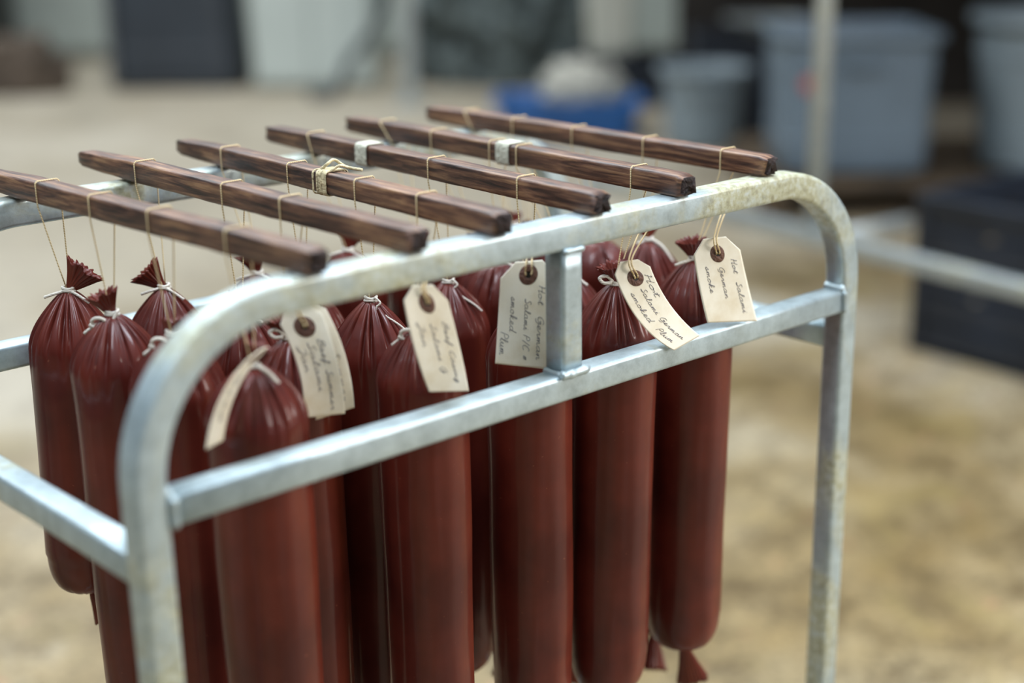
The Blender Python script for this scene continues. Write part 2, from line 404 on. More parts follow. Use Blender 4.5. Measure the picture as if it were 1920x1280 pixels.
container('plastic_tub', 'light grey round tub left of the blue-grey barrel', 'tub', .77, 7.75, .38, .44, .38, .44, .42, .19, M_GREYTUB, 1)
crate('slatted_crate', 'dark crate behind the light grey tub with a steel basin on it', 'crate', 1.16, 8.35, .80, .5, .53, M_NAVY, 0, 6)
container('steel_basin', 'shallow pale steel basin on the dark crate behind the barrels', 'basin', 1.19, 8.38, .36, .46, .34, .42, .08, .14, M_FAR, 0, .53, handles=False)
crate('slatted_crate', 'large navy-black crate at the right edge behind the low rail', 'crate', 1.61, 3.84, 1.0, .60, .47, M_NAVY, 0, 5, -.876)

# the second rack, low rail and posts, on the right
t = empty('storage_rack', yd(.74, 3.95), YAW); tag(t, 'second galvanised steel rack with low rails, on the right behind the sausages', 'rack')
def yl(lat, D, z): return (lat - .74, D - 3.95, z)
def bar_local(name, a, b, parent, m, hw=.016):
    bm = bmesh.new(); nrm = (0, 0, 1) if abs(a[2] - b[2]) < .3 else (1, 0, 0)
    sweep(bm, [a, b], rsq(hw, hw, .005), nrm); return link(name, bm, m, parent)
bar_local('rail', yl(.10, 4.82, .43), yl(1.80, 2.37, .43), t, M_FAR, .021)
bar_local('rail', yl(.745, 3.92, .44), yl(.975, 4.11, .44), t, M_FAR, .017)
bar_local('post', yl(.69, 3.985, .43), yl(.69, 3.985, 1.9), t, M_FAR, .021)
bar_local('leg', yl(.10, 4.82, 0), yl(.10, 4.82, .43), t, M_FAR, .018)
bar_local('leg', yl(1.78, 2.40, 0), yl(1.78, 2.40, .43), t, M_FAR, .018)
t = empty('steel_post', yd(-.93, 9.6), YAW); tag(t, 'single upright steel post left of the blue tub', 'post')
bm = bmesh.new(); box(bm, (0, 0, 1.2), (.045, .045, 1.2), None, .01); link('shaft', bm, M_FAR, t, False)
bm = bmesh.new(); box(bm, (0, 0, .008), (.10, .10, .008), None, .003); link('foot_plate', bm, M_FAR, t, False)

# ------------------------------------------------------------------ the hanging rack
L, W, TH = 0.908, 0.463, 0.028
h = TH / 2
rack = empty('hanging_rack', (0, 0, 0))
tag(rack, 'galvanised square-tube rack with rounded shoulders, holding the sticks of sausages', 'rack')
def hoop(y0, name, m, zt):
    R = .127; pts = []
    for z in (0.04, .3, .6, zt - h - R - .002): pts.append((h, y0, z))
    for i in range(0, 19):
        a = PI - (PI / 2) * i / 18; pts.append((h + R + R * math.cos(a), y0, zt - h - R + R * math.sin(a)))
    for xx in (.3, .45, .6): pts.append((xx, y0, zt - h))
    for i in range(0, 19):
        a = PI / 2 - (PI / 2) * i / 18; pts.append((L - h - R + R * math.cos(a), y0, zt - h - R + R * math.sin(a)))
    for z in (.6, .3, .04): pts.append((L - h, y0, z))
    bm = bmesh.new(); sweep(bm, pts, rsq(h, h, .0048, 5), (0, 1, 0)); 
    return link(name, bm, m, rack)
hoop(h, 'front_hoop', M_HOOP, TOP); hoop(W + h, 'back_hoop', M_HOOP, TOP - .002)
def bar(name, a, b, nrm, m=M_BAR, hw=h):
    bm = bmesh.new(); n = 6; pts = [Vector(a).lerp(Vector(b), i / n) for i in range(n + 1)]
    sweep(bm, pts, rsq(hw, hw, .0045, 5), nrm); return link(name, bm, m, rack)
ZC = TOP - .1469 - .0132
bar('cross_bar', (TH - .001, .0135, ZC), (L - TH + .001, .0135, ZC), (0, 1, 0), M_BAR, .0132)
bar('cross_bar', (TH - .001, W + h, ZC), (L - TH + .001, W + h, ZC), (0, 1, 0), M_BAR, .0132)
bar('center_post', (.4543, .0135, ZC + .0125), (.4543, .0135, TOP - TH + .001), (0, 1, 0), M_BAR, .0132)
ZS = TOP - .1931 - .0132
for xx in (h - .001, L - h): bar('side_rail', (xx, TH - .001, ZS), (xx, W + .001, ZS), (1, 0, 0), M_BAR, .0132)
bar('foot_rail', (TH - .001, h, .12), (L - TH + .001, h, .12), (0, 1, 0)); bar('foot_rail', (TH - .001, W + h, .12), (L - TH + .001, W + h, .12), (0, 1, 0))
for xx in (h, L - h):
    bar('side_rail', (xx, TH - .001, .16), (xx, W + .001, .16), (1, 0, 0))
    for yy in (h, W + h):
        bm = bmesh.new(); box(bm, (xx, yy, .021), (.017, .017, .021), None, .004); link('foot', bm, M_NAVY, rack)
# weld beads
def weld(pts, r=.0032):
    bm = bmesh.new(); P = smoothpts(pts, 8); rows = []
    sc = [1 + .10 * math.sin(i * 1.1) + .12 * random.random() for i in range(len(P))]
    sc[0] = sc[-1] = .4
    sweep(bm, P, circ(r, 7), None, True, sc); link('weld_bead', bm, M_BAR, rack)
zc1 = ZC + .0132
px0, px1 = .4543 - .0135, .4543 + .0135
weld([(px0 - .001, .026, zc1 + .001), (px0 - .001, .0, zc1 + .001)]); weld([(px0 - .004, -.0005, zc1 + .0015), (.45, -.0015, zc1 + .001), (px1 + .006, -.0005, zc1 + .0018)], .0042)
weld([(px1 + .0005, 0, zc1 + .001), (px1 + .0005, .026, zc1 + .001)])
weld([(L - TH + .0, 0, zc1 + .001), (L - TH, .027, zc1 + .001)], .005); weld([(L - TH - .001, -.0005, zc1), (L - TH + .001, -.001, ZC - .013)], .0028)
weld([(TH, 0, zc1 + .001), (TH, .027, zc1 + .001)], .0045); weld([(TH + .002, -.0008, zc1), (TH + .002, -.001, ZC - .013)], .0035)
weld([(px0, -.0003, TOP - TH), (px1, -.0003, TOP - TH)], .0025)

# ------------------------------------------------------------------ smoking sticks: left edge x = a*y + b, near end y0, far end y1
SH = .0215; SW = .0225
STK = {1: (-.052, .160, -.004, .565), 2: (-.006, .262, -.004, .572), 3: (.033, .354, -.004, .560), 4: (.036, .474, -.006, .566), 5: (.023, .593, -.006, .560), 6: (-.006, .7335, .004, .556)}
SLAB = {1: 'dark wooden smoking stick, leftmost of the six on the rack, holding four sausages',
        2: 'dark wooden smoking stick, second from the left, with narrow plain far end',
        3: 'dark wooden smoking stick, third from the left, with ragged yellowish wrap',
        4: 'dark wooden smoking stick, fourth from the left, with neat white wrap near far end',
        5: 'dark wooden smoking stick, fifth from the left, with white wrap between two strings',
        6: 'dark wooden smoking stick, rightmost of the six, beside the rounded rack shoulder'}
def sxl(k, y): return STK[k][0] * y + STK[k][1]
sticks = {}
for k, (a, b_, y0, y1) in STK.items():
    rnd = random.Random(k * 13); bm = bmesh.new(); rows = []
    n = 70; sec0 = rsq(SW / 2, SH / 2, .0032, 3)
    for i in range(n + 1):
        t_ = i / n; y = y0 + (y1 - y0) * t_
        endf = min(1, min(t_, 1 - t_) / .018); tp = .80 + .20 * math.sqrt(max(0, endf))
        if t_ > .80: tp *= 1 - .22 * (t_ - .80) / .20 * (1.0 if k in (1, 2, 3) else .7)
        dx = .0011 * noise.noise((k * 5.1, t_ * 6, 1)); hz = 1 + .06 * noise.noise((k * 3.3, t_ * 5, 9))
        row = []
        for u, v in sec0:
            q = 1 + .035 * noise.noise((u * 400 + k, v * 400, t_ * 18)) + .02 * noise.noise((u * 900, v * 900 + k, t_ * 60))
            zz = (v * q * tp * hz) + SH / 2 - (1 - tp) * SH * .15
            row.append(bm.verts.new((sxl(k, y) + SW / 2 + dx + u * q * tp, y + (rnd.random() - .5) * (.006 if i in (0, n) else .0), TOP + max(zz, .0) + (.0003 if 0 < i < n else .001))))
        rows.append(row)
    grid_faces(bm, rows, True, False, False)
    # rough broken ends
    for row, sgn in ((rows[0], -1), (rows[-1], 1)):
        c = sum((v.co for v in row), Vector()) / len(row); inner = []
        for v in row: p = v.co.lerp(c, .45); inner.append(bm.verts.new((p.x, p.y + sgn * (rnd.random() * .006 - .003), p.z)))
        mid = bm.verts.new((c.x, c.y + sgn * (.001 - .004 * rnd.random()), c.z)); m_ = len(row)
        for j in range(m_):
            kk = (j + 1) % m_
            f1 = bm.faces.new((row[j], row[kk], inner[kk], inner[j]) if sgn < 0 else (row[kk], row[j], inner[j], inner[kk]))
            f2 = bm.faces.new((inner[j], inner[kk], mid) if sgn < 0 else (inner[kk], inner[j], mid)); f1.material_index = f2.material_index = 1
    bmesh.ops.recalc_face_normals(bm, faces=bm.faces)
    o = link('smoking_stick', bm, [M_WOOD, M_CHAR]); tag(o, SLAB[k], 'stick', 'wooden smoking sticks laid across the rack'); sticks[k] = o
def wrap(k, y, wd, ragged):
    bm = bmesh.new(); x0 = sxl(k, y) + SW / 2; n = 10 if ragged else 7
    for i in range(n):
        yy = y - wd / 2 + wd * (i + .5) / n; r = wd / n * .62
        sec = rsq(SW / 2 + .0012 + random.random() * (.0012 if ragged else .0003), SH / 2 + .0012, .004, 3)
        sk = (random.random() - .5) * (.010 if ragged else .002)
        pts = [Vector((x0 + u, yy + sk * u / SW, TOP + SH / 2 + .0004 + v)) for u, v in sec]; rows = []
        m_ = len(pts)
        for j in range(m_):
            t_ = (pts[(j + 1) % m_] - pts[j - 1]).normalized(); nn_ = Vector((0, 1, 0)); bb = t_.cross(nn_)
            rows.append([bm.verts.new(pts[j] + nn_ * (r * math.cos(a)) + bb * (.0009 * math.sin(a))) for a in [2 * PI * q / 6 for q in range(6)]])
        rows.append(rows[0]); grid_faces(bm, rows, True)
    o = link('wrap', bm, M_TAPE if not ragged else M_RAG, sticks[k]); return o
M_RAG = simple('yellowed_raffia', (.62, .53, .33), .85, 0, .3, 160, .6)
wrap(3, .262, .020, True); wrap(4, .363, .020, False); wrap(5, .2575, .021, False)
bm = bmesh.new(); x0 = sxl(3, .262) + .004
tube(bm, smoothpts([(x0, .268, TOP + .023), (x0 + .006, .262, TOP + .030), (x0 + .016, .266, TOP + .031), (x0 + .024, .258, TOP + .024), (x0 + .030, .240, TOP + .0225)]), .0016, 6)
tube(bm, smoothpts([(x0 + .002, .254, TOP + .023), (x0 + .010, .250, TOP + .028), (x0 + .020, .250, TOP + .025)]), .0014, 6)
link('loose_end', bm, M_RAG, sticks[3])

# ------------------------------------------------------------------ sausages
def sausage(k, y, label, kx=None, ky=None, kz=-.100, R=.0435, Ln=.46, lean=(0, 0), q=.5, cone=.055, seed=1, tail=(.35, 0.3), tailsz=1.0, sq=.6, ltail=(0, 0), ends='short', strand=(0, 0), lowtail=0):
    """hangs by a twine loop from stick k at y; kx, ky, kz: the tied neck."""
    rnd = random.Random(seed); kx = sxl(k, y) + SW / 2 if kx is None else kx; ky = y if ky is None else ky
    neck = Vector((kx, ky, TOP + kz)); zb = -Ln
    base = neck + Vector((lean[0], lean[1], zb))
    root = empty('salami_sausage', base); tag(root, label, 'sausage', 'sausages hanging from the smoking sticks')
    off = neck - base
    nu = 190
    NP = rnd.randint(22, 29)
    ang = sorted(((j + rnd.uniform(-.46, .46)) / NP) * 2 * PI for j in range(NP)); dep = [rnd.choice((.35, .6, .9, 1.5, 1.9)) * rnd.uniform(.8, 1.2) for _ in ang]; ln = [rnd.uniform(.65, 1.45) for _ in ang]; wd = [rnd.uniform(.028, .085) for _ in ang]
    def pleat(th, t):
        s = 0
        for a, d, l_, w_ in zip(ang, dep, ln, wd):
            dd = (th - a + PI) % (2 * PI) - PI
            if abs(dd) < .4: s += d * max(0, 1 - (t / l_) ** 1.6) * math.exp(-(dd / w_) ** 2)
        return s
    prof = []
    for i in range(30): prof.append((cone * (i / 29) ** 1.0 * 1.0, i / 29))
    nb = 26; body0, body1 = cone, Ln - .045
    for i in range(1, nb + 1): prof.append((body0 + (body1 - body0) * i / nb, 1 + .35 * i if i < 3 else 9))
    for i in range(1, 15):
        a = (PI / 2) * i / 14; prof.append((body1 + .045 * math.sin(a) ** 1.0, -a))
    bm = bmesh.new(); rows = []
    for z, t in prof:
        if t < 0: a = -t; r = max(.0045, R * .965 * (max(0, math.cos(a)) ** .42) * (1 - .0 * a)); pt = 9
        elif t <= 1:
            r = .0042 + (R - .0042) * ((1 - q) * t * (1.5 - .5 * t * t) + q * math.sqrt(max(0, 1 - (1 - t) ** 2))); pt = t
        else: r = R * (1 + .012 * math.sin(z * 21 + seed) - .035 * max(0, (z - .25)) / .2); pt = t
        cx = lean[0] * (z / Ln); cy = lean[1] * (z / Ln)
        row = []
        for j in range(nu):
            th = 2 * PI * j / nu; rr = r
            if z < cone * 1.7:
                tt = z / cone
                amp = .0052 * min(1, tt * 2.2 + .12) * (1 if tt < .7 else max(0, 1 - (tt - .7) / .9) ** 1.5)
                rr = r - amp * pleat(th, tt * .85) + .0010 * max(0, 1 - tt / 1.6) * min(1, tt * 2)
            if t < 0:
                tt = (-t) / (PI / 2); rr = r - .0035 * (tt ** 6) * pleat(th, .1)
            rr += .0006 * noise.noise((math.cos(th) * 2.2 + seed, math.sin(th) * 2.2, z * 14))
            row.append(bm.verts.new(off + Vector((cx + max(.0015, rr) * math.cos(th), cy + max(.0015, rr) * math.sin(th), -z))))
        rows.append(row)
    grid_faces(bm, [list(reversed(r_)) for r_ in rows], True, True, True)
    bmesh.ops.recalc_face_normals(bm, faces=bm.faces)
    link('casing', bm, M_CASE, root)
    # pleated fan of casing above the tie
    def fan(o0, d, size, wide, sq_, seed_):
        rn = random.Random(seed_); bm = bmesh.new(); d = Vector(d).normalized()
        side = d.cross(Vector((.69, .72, .1))).normalized(); dep_ = d.cross(side).normalized(); rows = []; n = 84; m_ = 12; NPf = 21
        for i in range(m_ + 1):
            t = i / m_; r = .0038 + (wide - .0038) * (t ** 1.25); row = []
            for j in range(n):
                th = 2 * PI * j / n; f_ = 1 + .13 * math.cos(NPf * th + seed_) * min(1, t * 3) + .07 * noise.noise((math.cos(th) * 3 + seed_, math.sin(th) * 3, t * 2))
                lip = size * t + (.0009 * math.cos(NPf * th + seed_) + .0045 * noise.noise((math.cos(th) * 2 + seed_, math.sin(th) * 2, 5))) * t
                row.append(bm.verts.new(Vector(o0) + d * lip + side * (math.cos(th) * r * f_) + dep_ * (math.sin(th) * r * f_ * sq_)))
            rows.append(row)
        grid_faces(bm, rows, True)
        # gathered inside of the fan: folds back down into the neck
        last = rows[-1]; inn = []
        for s_, dz in ((.80, -.10), (.55, -.28), (.25, -.5)):
            c = Vector(o0) + d * size
            inn.append([bm.verts.new(c + (v.co - c) * s_ + d * (size * dz)) for v in last])
        grid_faces(bm, [last] + inn, True, False, True)
        bmesh.ops.recalc_face_normals(bm, faces=bm.faces)
        return bm
    dtop = (tail[0], tail[1], 1.0)
    if tailsz > 0:
        link('upper_tail', fan(off + Vector((0, 0, -.001)), dtop, .027 * tailsz, .0185 * tailsz, sq, seed + 1), M_CASE, root)
    bot = Vector((0, 0, 0)) + Vector((0, 0, .002))
    link('lower_tail', fan(bot, (ltail[0], ltail[1], -1), .040 + lowtail, .0175, .6, seed + 3), M_CASE, root)
    bm = bmesh.new()
    for zz in (.0012, -.0012):
        tube(bm, [bot + Vector((math.cos(a) * .0055, math.sin(a) * .0055, zz)) for a in [2 * PI * i / 16 for i in range(17)]], .0012, 6)
    link('lower_tie', bm, M_COTTON, root)
    # cotton tie at the neck with its ends or loop
    bm = bmesh.new()
    for zz, r_ in ((.0026, .0056), (0.0, .0060), (-.0026, .0058)):
        tube(bm, [off + Vector((math.cos(a) * r_, math.sin(a) * r_, zz + .0006 * math.sin(a * 2 + zz * 900))) for a in [2 * PI * i / 18 for i in range(19)]], .00155, 7)
    cr_ = Vector((.72, -.69, 0)); cf = Vector((-.55, -.60, 0))   # to the right / to the front
    def P(a, b, c): return off + cr_ * a + cf * b + Vector((0, 0, c))
    if ends == 'short':
        tube(bm, smoothpts([P(-.004, .006, 0), P(-.013, .010, -.002), P(-.022, .011, -.005)]), .0015, 6)
        tube(bm, smoothpts([P(.004, .006, 0), P(.012, .009, -.004), P(.022, .011, -.011)]), .0015, 6)
    elif ends == 'loop':
        c = P(-.011, .011, -.006)
        tube(bm, [c + cr_ * (.0065 * math.cos(a)) + Vector((0, 0, 1)) * (.0048 * math.sin(a)) + cf * (.002 * math.sin(a)) for a in [2 * PI * i / 18 for i in range(19)]], .0017, 7)
        tube(bm, smoothpts([P(.006, .007, .004), P(.002, .010, -.004), P(-.008, .012, -.012), P(-.020, .012, -.008)]), .0017, 7)
        tube(bm, smoothpts([P(.0, .007, -.002), P(-.016, .010, -.010), P(-.026, .010, -.017)]), .0016, 6)
    elif ends == 'long':
        tube(bm, smoothpts([P(.004, .006, .002), P(.016, .010, -.006), P(.026, .012, -.020), P(.034, .012, -.035)]), .0021, 7)
        tube(bm, smoothpts([P(-.004, .006, 0), P(-.012, .009, -.003)]), .0018, 6)
    elif ends == 'curl':
        tube(bm, smoothpts([P(.004, .006, .004), P(.010, .010, -.001), P(.006, .011, -.006), P(.014, .013, -.013), P(.028, .016, -.022), P(.036, .018, -.029)]), .0011, 6)
    elif ends == 'knob':
        tube(bm, smoothpts([P(-.004, .006, .004), P(-.010, .008, .010), P(-.017, .009, .008), P(-.013, .010, .003), P(-.005, .008, .003)]), .0019, 7)
        tube(bm, smoothpts([P(.0, .006, -.002), P(.002, .009, -.010), P(.006, .015, -.024)]), .0017, 6)
    link('tie_string', bm, M_COTTON, root)
    # the twine loop over the stick
    xs = sxl(k, y) - .0009; xe = sxl(k, y) + SW + .0009; zt_ = TOP + SH + .0016; zbk = TOP - .001
    B = base
    sk0, sk1 = strand
    path = [neck + Vector((-.003, -.002, .003)), Vector((xs, min(y + sk0, .4600), zbk)), Vector((xs, y + sk0, zt_ - .002)), Vector((xs + .0022, y + sk0, zt_)), Vector((xe - .002, y + sk1, zt_)), Vector((xe, y + sk1, zt_ - .002)), Vector((xe, min(y + sk1, .4600), zbk)), neck + Vector((.003, .002, .003))]
    pts = []
    for i in range(len(path) - 1):
        n_ = 5 if (path[i + 1] - path[i]).length > .03 else 2
        for j in range(n_): pts.append(path[i].lerp(path[i + 1], j / n_) - B)
    pts.append(path[-1] - B)
    bm = bmesh.new(); sweep(bm, pts, circ(.00068, 7), None, True); link('hanging_loop', bm, M_TWINE, root)
    return root

SA = [
 (1, .412, 'short sausage at the far left edge, its pleated fan leaning right, bottom end visible', dict(kx=.1595, kz=-.088, R=.0415, Ln=.318, tail=(.75, -.35), tailsz=1.05, q=.25, cone=.058, seed=1, lean=(-.012, .0), ltail=(.3, -.5))),
 (1, .316, 'sausage second from the left with a curled white string loop at its neck', dict(kx=.155, kz=-.092, seed=2, ends='loop', tail=(-.35, .15), tailsz=.85, q=.35, Ln=.47)),
 (1, .219, 'sausage mostly hidden behind the near rounded corner of the rack', dict(kx=.163, kz=-.093, seed=3, ends='loop', tail=(.1, .2), tailsz=.5, q=.45)),
 (1, .103, 'nearest sausage, just right of the front left leg, an edge-on tag at its neck', dict(kx=.172, kz=-.099, seed=4, ends='long', tail=(.25, -.2), tailsz=.75, q=.55, R=.0440, cone=.05)),
 (2, .442, 'sausage behind the two leftmost ones, with a fan split to the left', dict(kx=.266, ky=.417, kz=-.106, seed=5, tail=(-.75, .5), tailsz=1.0, q=.2, cone=.060, sq=.45)),
 (2, .279, 'sausage behind the nearest one, its shoulder seen under the top rail', dict(kz=-.104, seed=6, tailsz=.7)),
 (2, .182, 'sausage behind the curled double tags, right of the nearest sausage', dict(kx=.262, kz=-.110, seed=7, tail=(-.3, .1), tailsz=.9, q=.4, ends='knob')),
 (3, .455, 'back sausage under the near end of the leftmost stick, beside the white rail curve', dict(ky=.418, kz=-.112, seed=8, tailsz=.9, tail=(-.2, .2))),
 (3, .323, 'back sausage between the curled double tags and the pleated purple one', dict(kz=-.110, seed=9, tailsz=.6)),
 (3, .204, 'purplish strongly pleated sausage between the double tags and the next tag', dict(kx=.3735, kz=-.099, seed=10, ends='curl', q=.28, tailsz=.6, cone=.060)),
 (3, .105, 'sausage behind the long slanting tag, a white string loop at its neck', dict(kx=.3555, kz=-.101, seed=11, ends='loop', tailsz=.6, q=.42)),
 (4, .469, 'back sausage with its crumpled fan just right of the leftmost stick\'s near end', dict(kx=.500, ky=.416, kz=-.106, seed=12, tail=(.4, .1), tailsz=1.1)),
 (4, .243, 'sausage whose pleated neck shows to the right of the long slanting tag', dict(kx=.505, kz=-.112, seed=13, ends='curl', q=.3, tailsz=.6)),
 (4, .101, 'front sausage behind the upright tag, left of the center post', dict(kx=.490, kz=-.108, seed=14, q=.5, tailsz=.6)),
 (5, .482, 'hidden sausage at the far end of the fifth stick', dict(ky=.414, kx=.600, R=.038, kz=-.116, seed=15, tailsz=.6)),
 (5, .384, 'hidden sausage in the back row, second from the fifth stick\'s far end', dict(ky=.342, kx=.630, R=.038, kz=-.112, seed=16, tailsz=.6)),
 (5, .280, 'smooth rounded sausage between the slanting tag and the upright tag', dict(kx=.596, ky=.264, kz=-.108, seed=17, q=.7, cone=.045, tailsz=.6, ends='long', Ln=.48)),
 (5, .235, 'back sausage directly behind the upright tag and its sausage', dict(kx=.618, ky=.178, kz=-.112, seed=18, q=.5, tailsz=.6)),
 (5, .061, 'front sausage right of the center post, behind the tag lying over the cross bar', dict(kx=.586, ky=.073, kz=-.098, seed=19, ends='knob', tail=(-.25, .0), tailsz=.85, q=.38, lean=(-.006, .003), cone=.060)),
 (6, .476, 'hidden sausage at the far end of the rightmost stick', dict(ky=.414, kx=.752, R=.038, kz=-.116, seed=20, tailsz=.6)),
 (6, .388, 'hidden sausage in the back row, second from the rightmost stick\'s far end', dict(ky=.345, kx=.718, R=.038, kz=-.112, seed=21, tailsz=.6)),
 (6, .286, 'round-shouldered sausage seen just right of the center post', dict(kx=.752, ky=.268, kz=-.110, seed=22, q=.8, cone=.042, tailsz=.6)),
 (6, .174, 'sausage with a white string end, seen between the two right-hand tags', dict(kx=.741, kz=-.094, seed=23, q=.4, ends='long', tailsz=.6, Ln=.492, lowtail=.014, lean=(.016, -.006), ltail=(-.4, -.3))),
 (6, .0625, 'front sausage at the far right with its bottom tail hanging free', dict(kx=.705, ky=.0715, kz=-.092, seed=24, q=.3, tail=(-.25, .05), tailsz=.85, Ln=.456, lean=(-.006, 0), ltail=(.25, -.1), lowtail=.016, R=.0435)),
]
for k, y, lab, kw in SA: sausage(k, y, lab, **kw)

# ------------------------------------------------------------------ manila tags with handwriting
GL = {  # single-stroke cursive letters in a 1-high x-height box: list of strokes, then advance
 'a': ([[(.75, .85), (.4, 1), (.1, .6), (.2, .1), (.5, .05), (.75, .5), (.78, .95), (.75, .3), (.9, .03), (1.1, .2)]], 1.1),
 'b': ([[(0, .2), (.35, 1.2), (.45, 2.0), (.25, 1.9), (.2, .6), (.4, .02), (.75, .3), (.7, .8), (.95, .75)]], .95),
 'c': ([[(0, .2), (.3, .8), (.6, .95), (.7, .8)], [(.55, .95), (.2, .7), (.2, .2), (.5, 0), (.9, .2)]], .9),
 'd': ([[(.75, .85), (.4, 1), (.1, .6), (.2, .1), (.5, .05), (.75, .5), (.95, 2.1), (.78, .4), (.9, .03), (1.1, .2)]], 1.1),
 'e': ([[(0, .2), (.5, .55), (.55, .9), (.3, 1), (.15, .5), (.3, .05), (.6, .05), (.85, .3)]], .85),
 'f': ([[(0, .2), (.4, 1.2), (.5, 2), (.3, 1.9), (.25, .3), (.15, -.8), (.35, -.6), (.35, .2), (.75, .3)]], .75),
 'g': ([[(.75, .85), (.4, 1), (.1, .6), (.2, .1), (.5, .1), (.75, .6), (.7, -.5), (.35, -.9), (.3, -.5), (.9, .2)]], .95),
 'h': ([[(0, .2), (.4, 1.3), (.45, 2), (.25, 1.8), (.2, 0), (.4, .75), (.65, .9), (.7, .2), (.85, .02), (1.05, .2)]], 1.05),
 'i': ([[(0, .2), (.3, .95), (.28, .15), (.45, .02), (.65, .2)], [(.34, 1.35), (.38, 1.42)]], .65),
 'k': ([[(0, .2), (.4, 1.3), (.45, 2), (.25, 1.8), (.2, 0), (.35, .6), (.7, .95), (.35, .5), (.75, .02), (1.0, .2)]], 1.0),
 'l': ([[(0, .2), (.4, 1.3), (.42, 2), (.24, 1.8), (.22, .3), (.4, .02), (.65, .2)]], .65),
 'm': ([[(0, .3), (.2, .9), (.22, 0), (.3, .7), (.5, .92), (.55, 0), (.65, .75), (.85, .92), (.9, .15), (1.05, .02), (1.25, .2)]], 1.25),
 'n': ([[(0, .3), (.2, .9), (.22, 0), (.35, .75), (.6, .92), (.65, .15), (.8, .02), (1.0, .2)]], 1.0),
 'o': ([[(.45, .95), (.12, .7), (.15, .15), (.45, .02), (.72, .4), (.6, .9), (.45, .95), (.6, .75), (.95, .8)]], .95),
 'p': ([[(0, .3), (.25, .9), (.2, -.9), (.25, .5), (.55, .95), (.75, .6), (.6, .1), (.35, .1), (.95, .2)]], .95),
 'r': ([[(0, .2), (.25, .95), (.3, .8), (.55, .85), (.5, .2), (.65, .02), (.85, .2)]], .85),
 's': ([[(0, .2), (.4, 1), (.55, .4), (.35, .02), (.1, .15), (.5, .08), (.85, .25)]], .8),
 't': ([[(0, .2), (.32, 1.1), (.36, 1.7), (.3, .2), (.45, .02), (.7, .2)], [(.08, 1.2), (.62, 1.3)]], .7),
 'u': ([[(0, .3), (.2, .9), (.2, .2), (.4, .02), (.65, .4), (.72, .95), (.7, .15), (.85, .02), (1.05, .2)]], 1.05),
 'y': ([[(0, .3), (.2, .9), (.22, .25), (.45, .1), (.7, .9), (.65, -.5), (.35, -.85), (.35, -.4), (.95, .25)]], .95),
 'B': ([[(.1, 0), (.3, 2), (.8, 2), (.9, 1.5), (.35, 1.1), (.95, .9), (.85, .15), (.1, 0)]], 1.15),
 'C': ([[(1.0, 1.8), (.7, 2), (.2, 1.4), (.15, .4), (.5, 0), (1.1, .3)]], 1.15),
 'G': ([[(1.0, 1.8), (.6, 2), (.15, 1.3), (.2, .3), (.7, .1), (.95, .9), (.6, .9), (1.1, .95), (.95, -.5), (.5, -.6)]], 1.25),
 'H': ([[(.1, 1.9), (.25, 2), (.15, 0)], [(.9, 2.1), (.8, 0), (1.1, .15)], [(.1, 1.0), (.9, 1.1)]], 1.15),
 'J': ([[(.2, 1.8), (.8, 2), (.7, .2), (.4, -.6), (.1, -.2), (.9, .4)]], 1.0),
 'P': ([[(.15, 0), (.3, 2), (.85, 1.9), (.9, 1.2), (.35, 1.0)]], 1.05),
 'S': ([[(.9, 1.8), (.6, 2.1), (.35, 1.6), (.8, .8), (.6, .05), (.1, .2), (.9, .3)]], 1.0),
 '/': ([[(.1, -.2), (.7, 2.1)]], .8),
 '#': ([[(.3, .2), (.45, 1.3)], [(.6, .2), (.75, 1.3)], [(.15, .95), (.9, 1.0)], [(.1, .5), (.85, .55)]], 1.0),
}
def script_strokes(text, slant=.35):
    out = []; x_ = 0
    for ch in text:
        if ch == ' ': x_ += .75; continue
        st, adv = GL[ch]
        for s_ in st: out.append([(x_ + a + b * slant * .5, b) for a, b in s_])
        x_ += adv
    return out, x_
CM_H = .0115   # distance from the tag's top edge to the eyelet
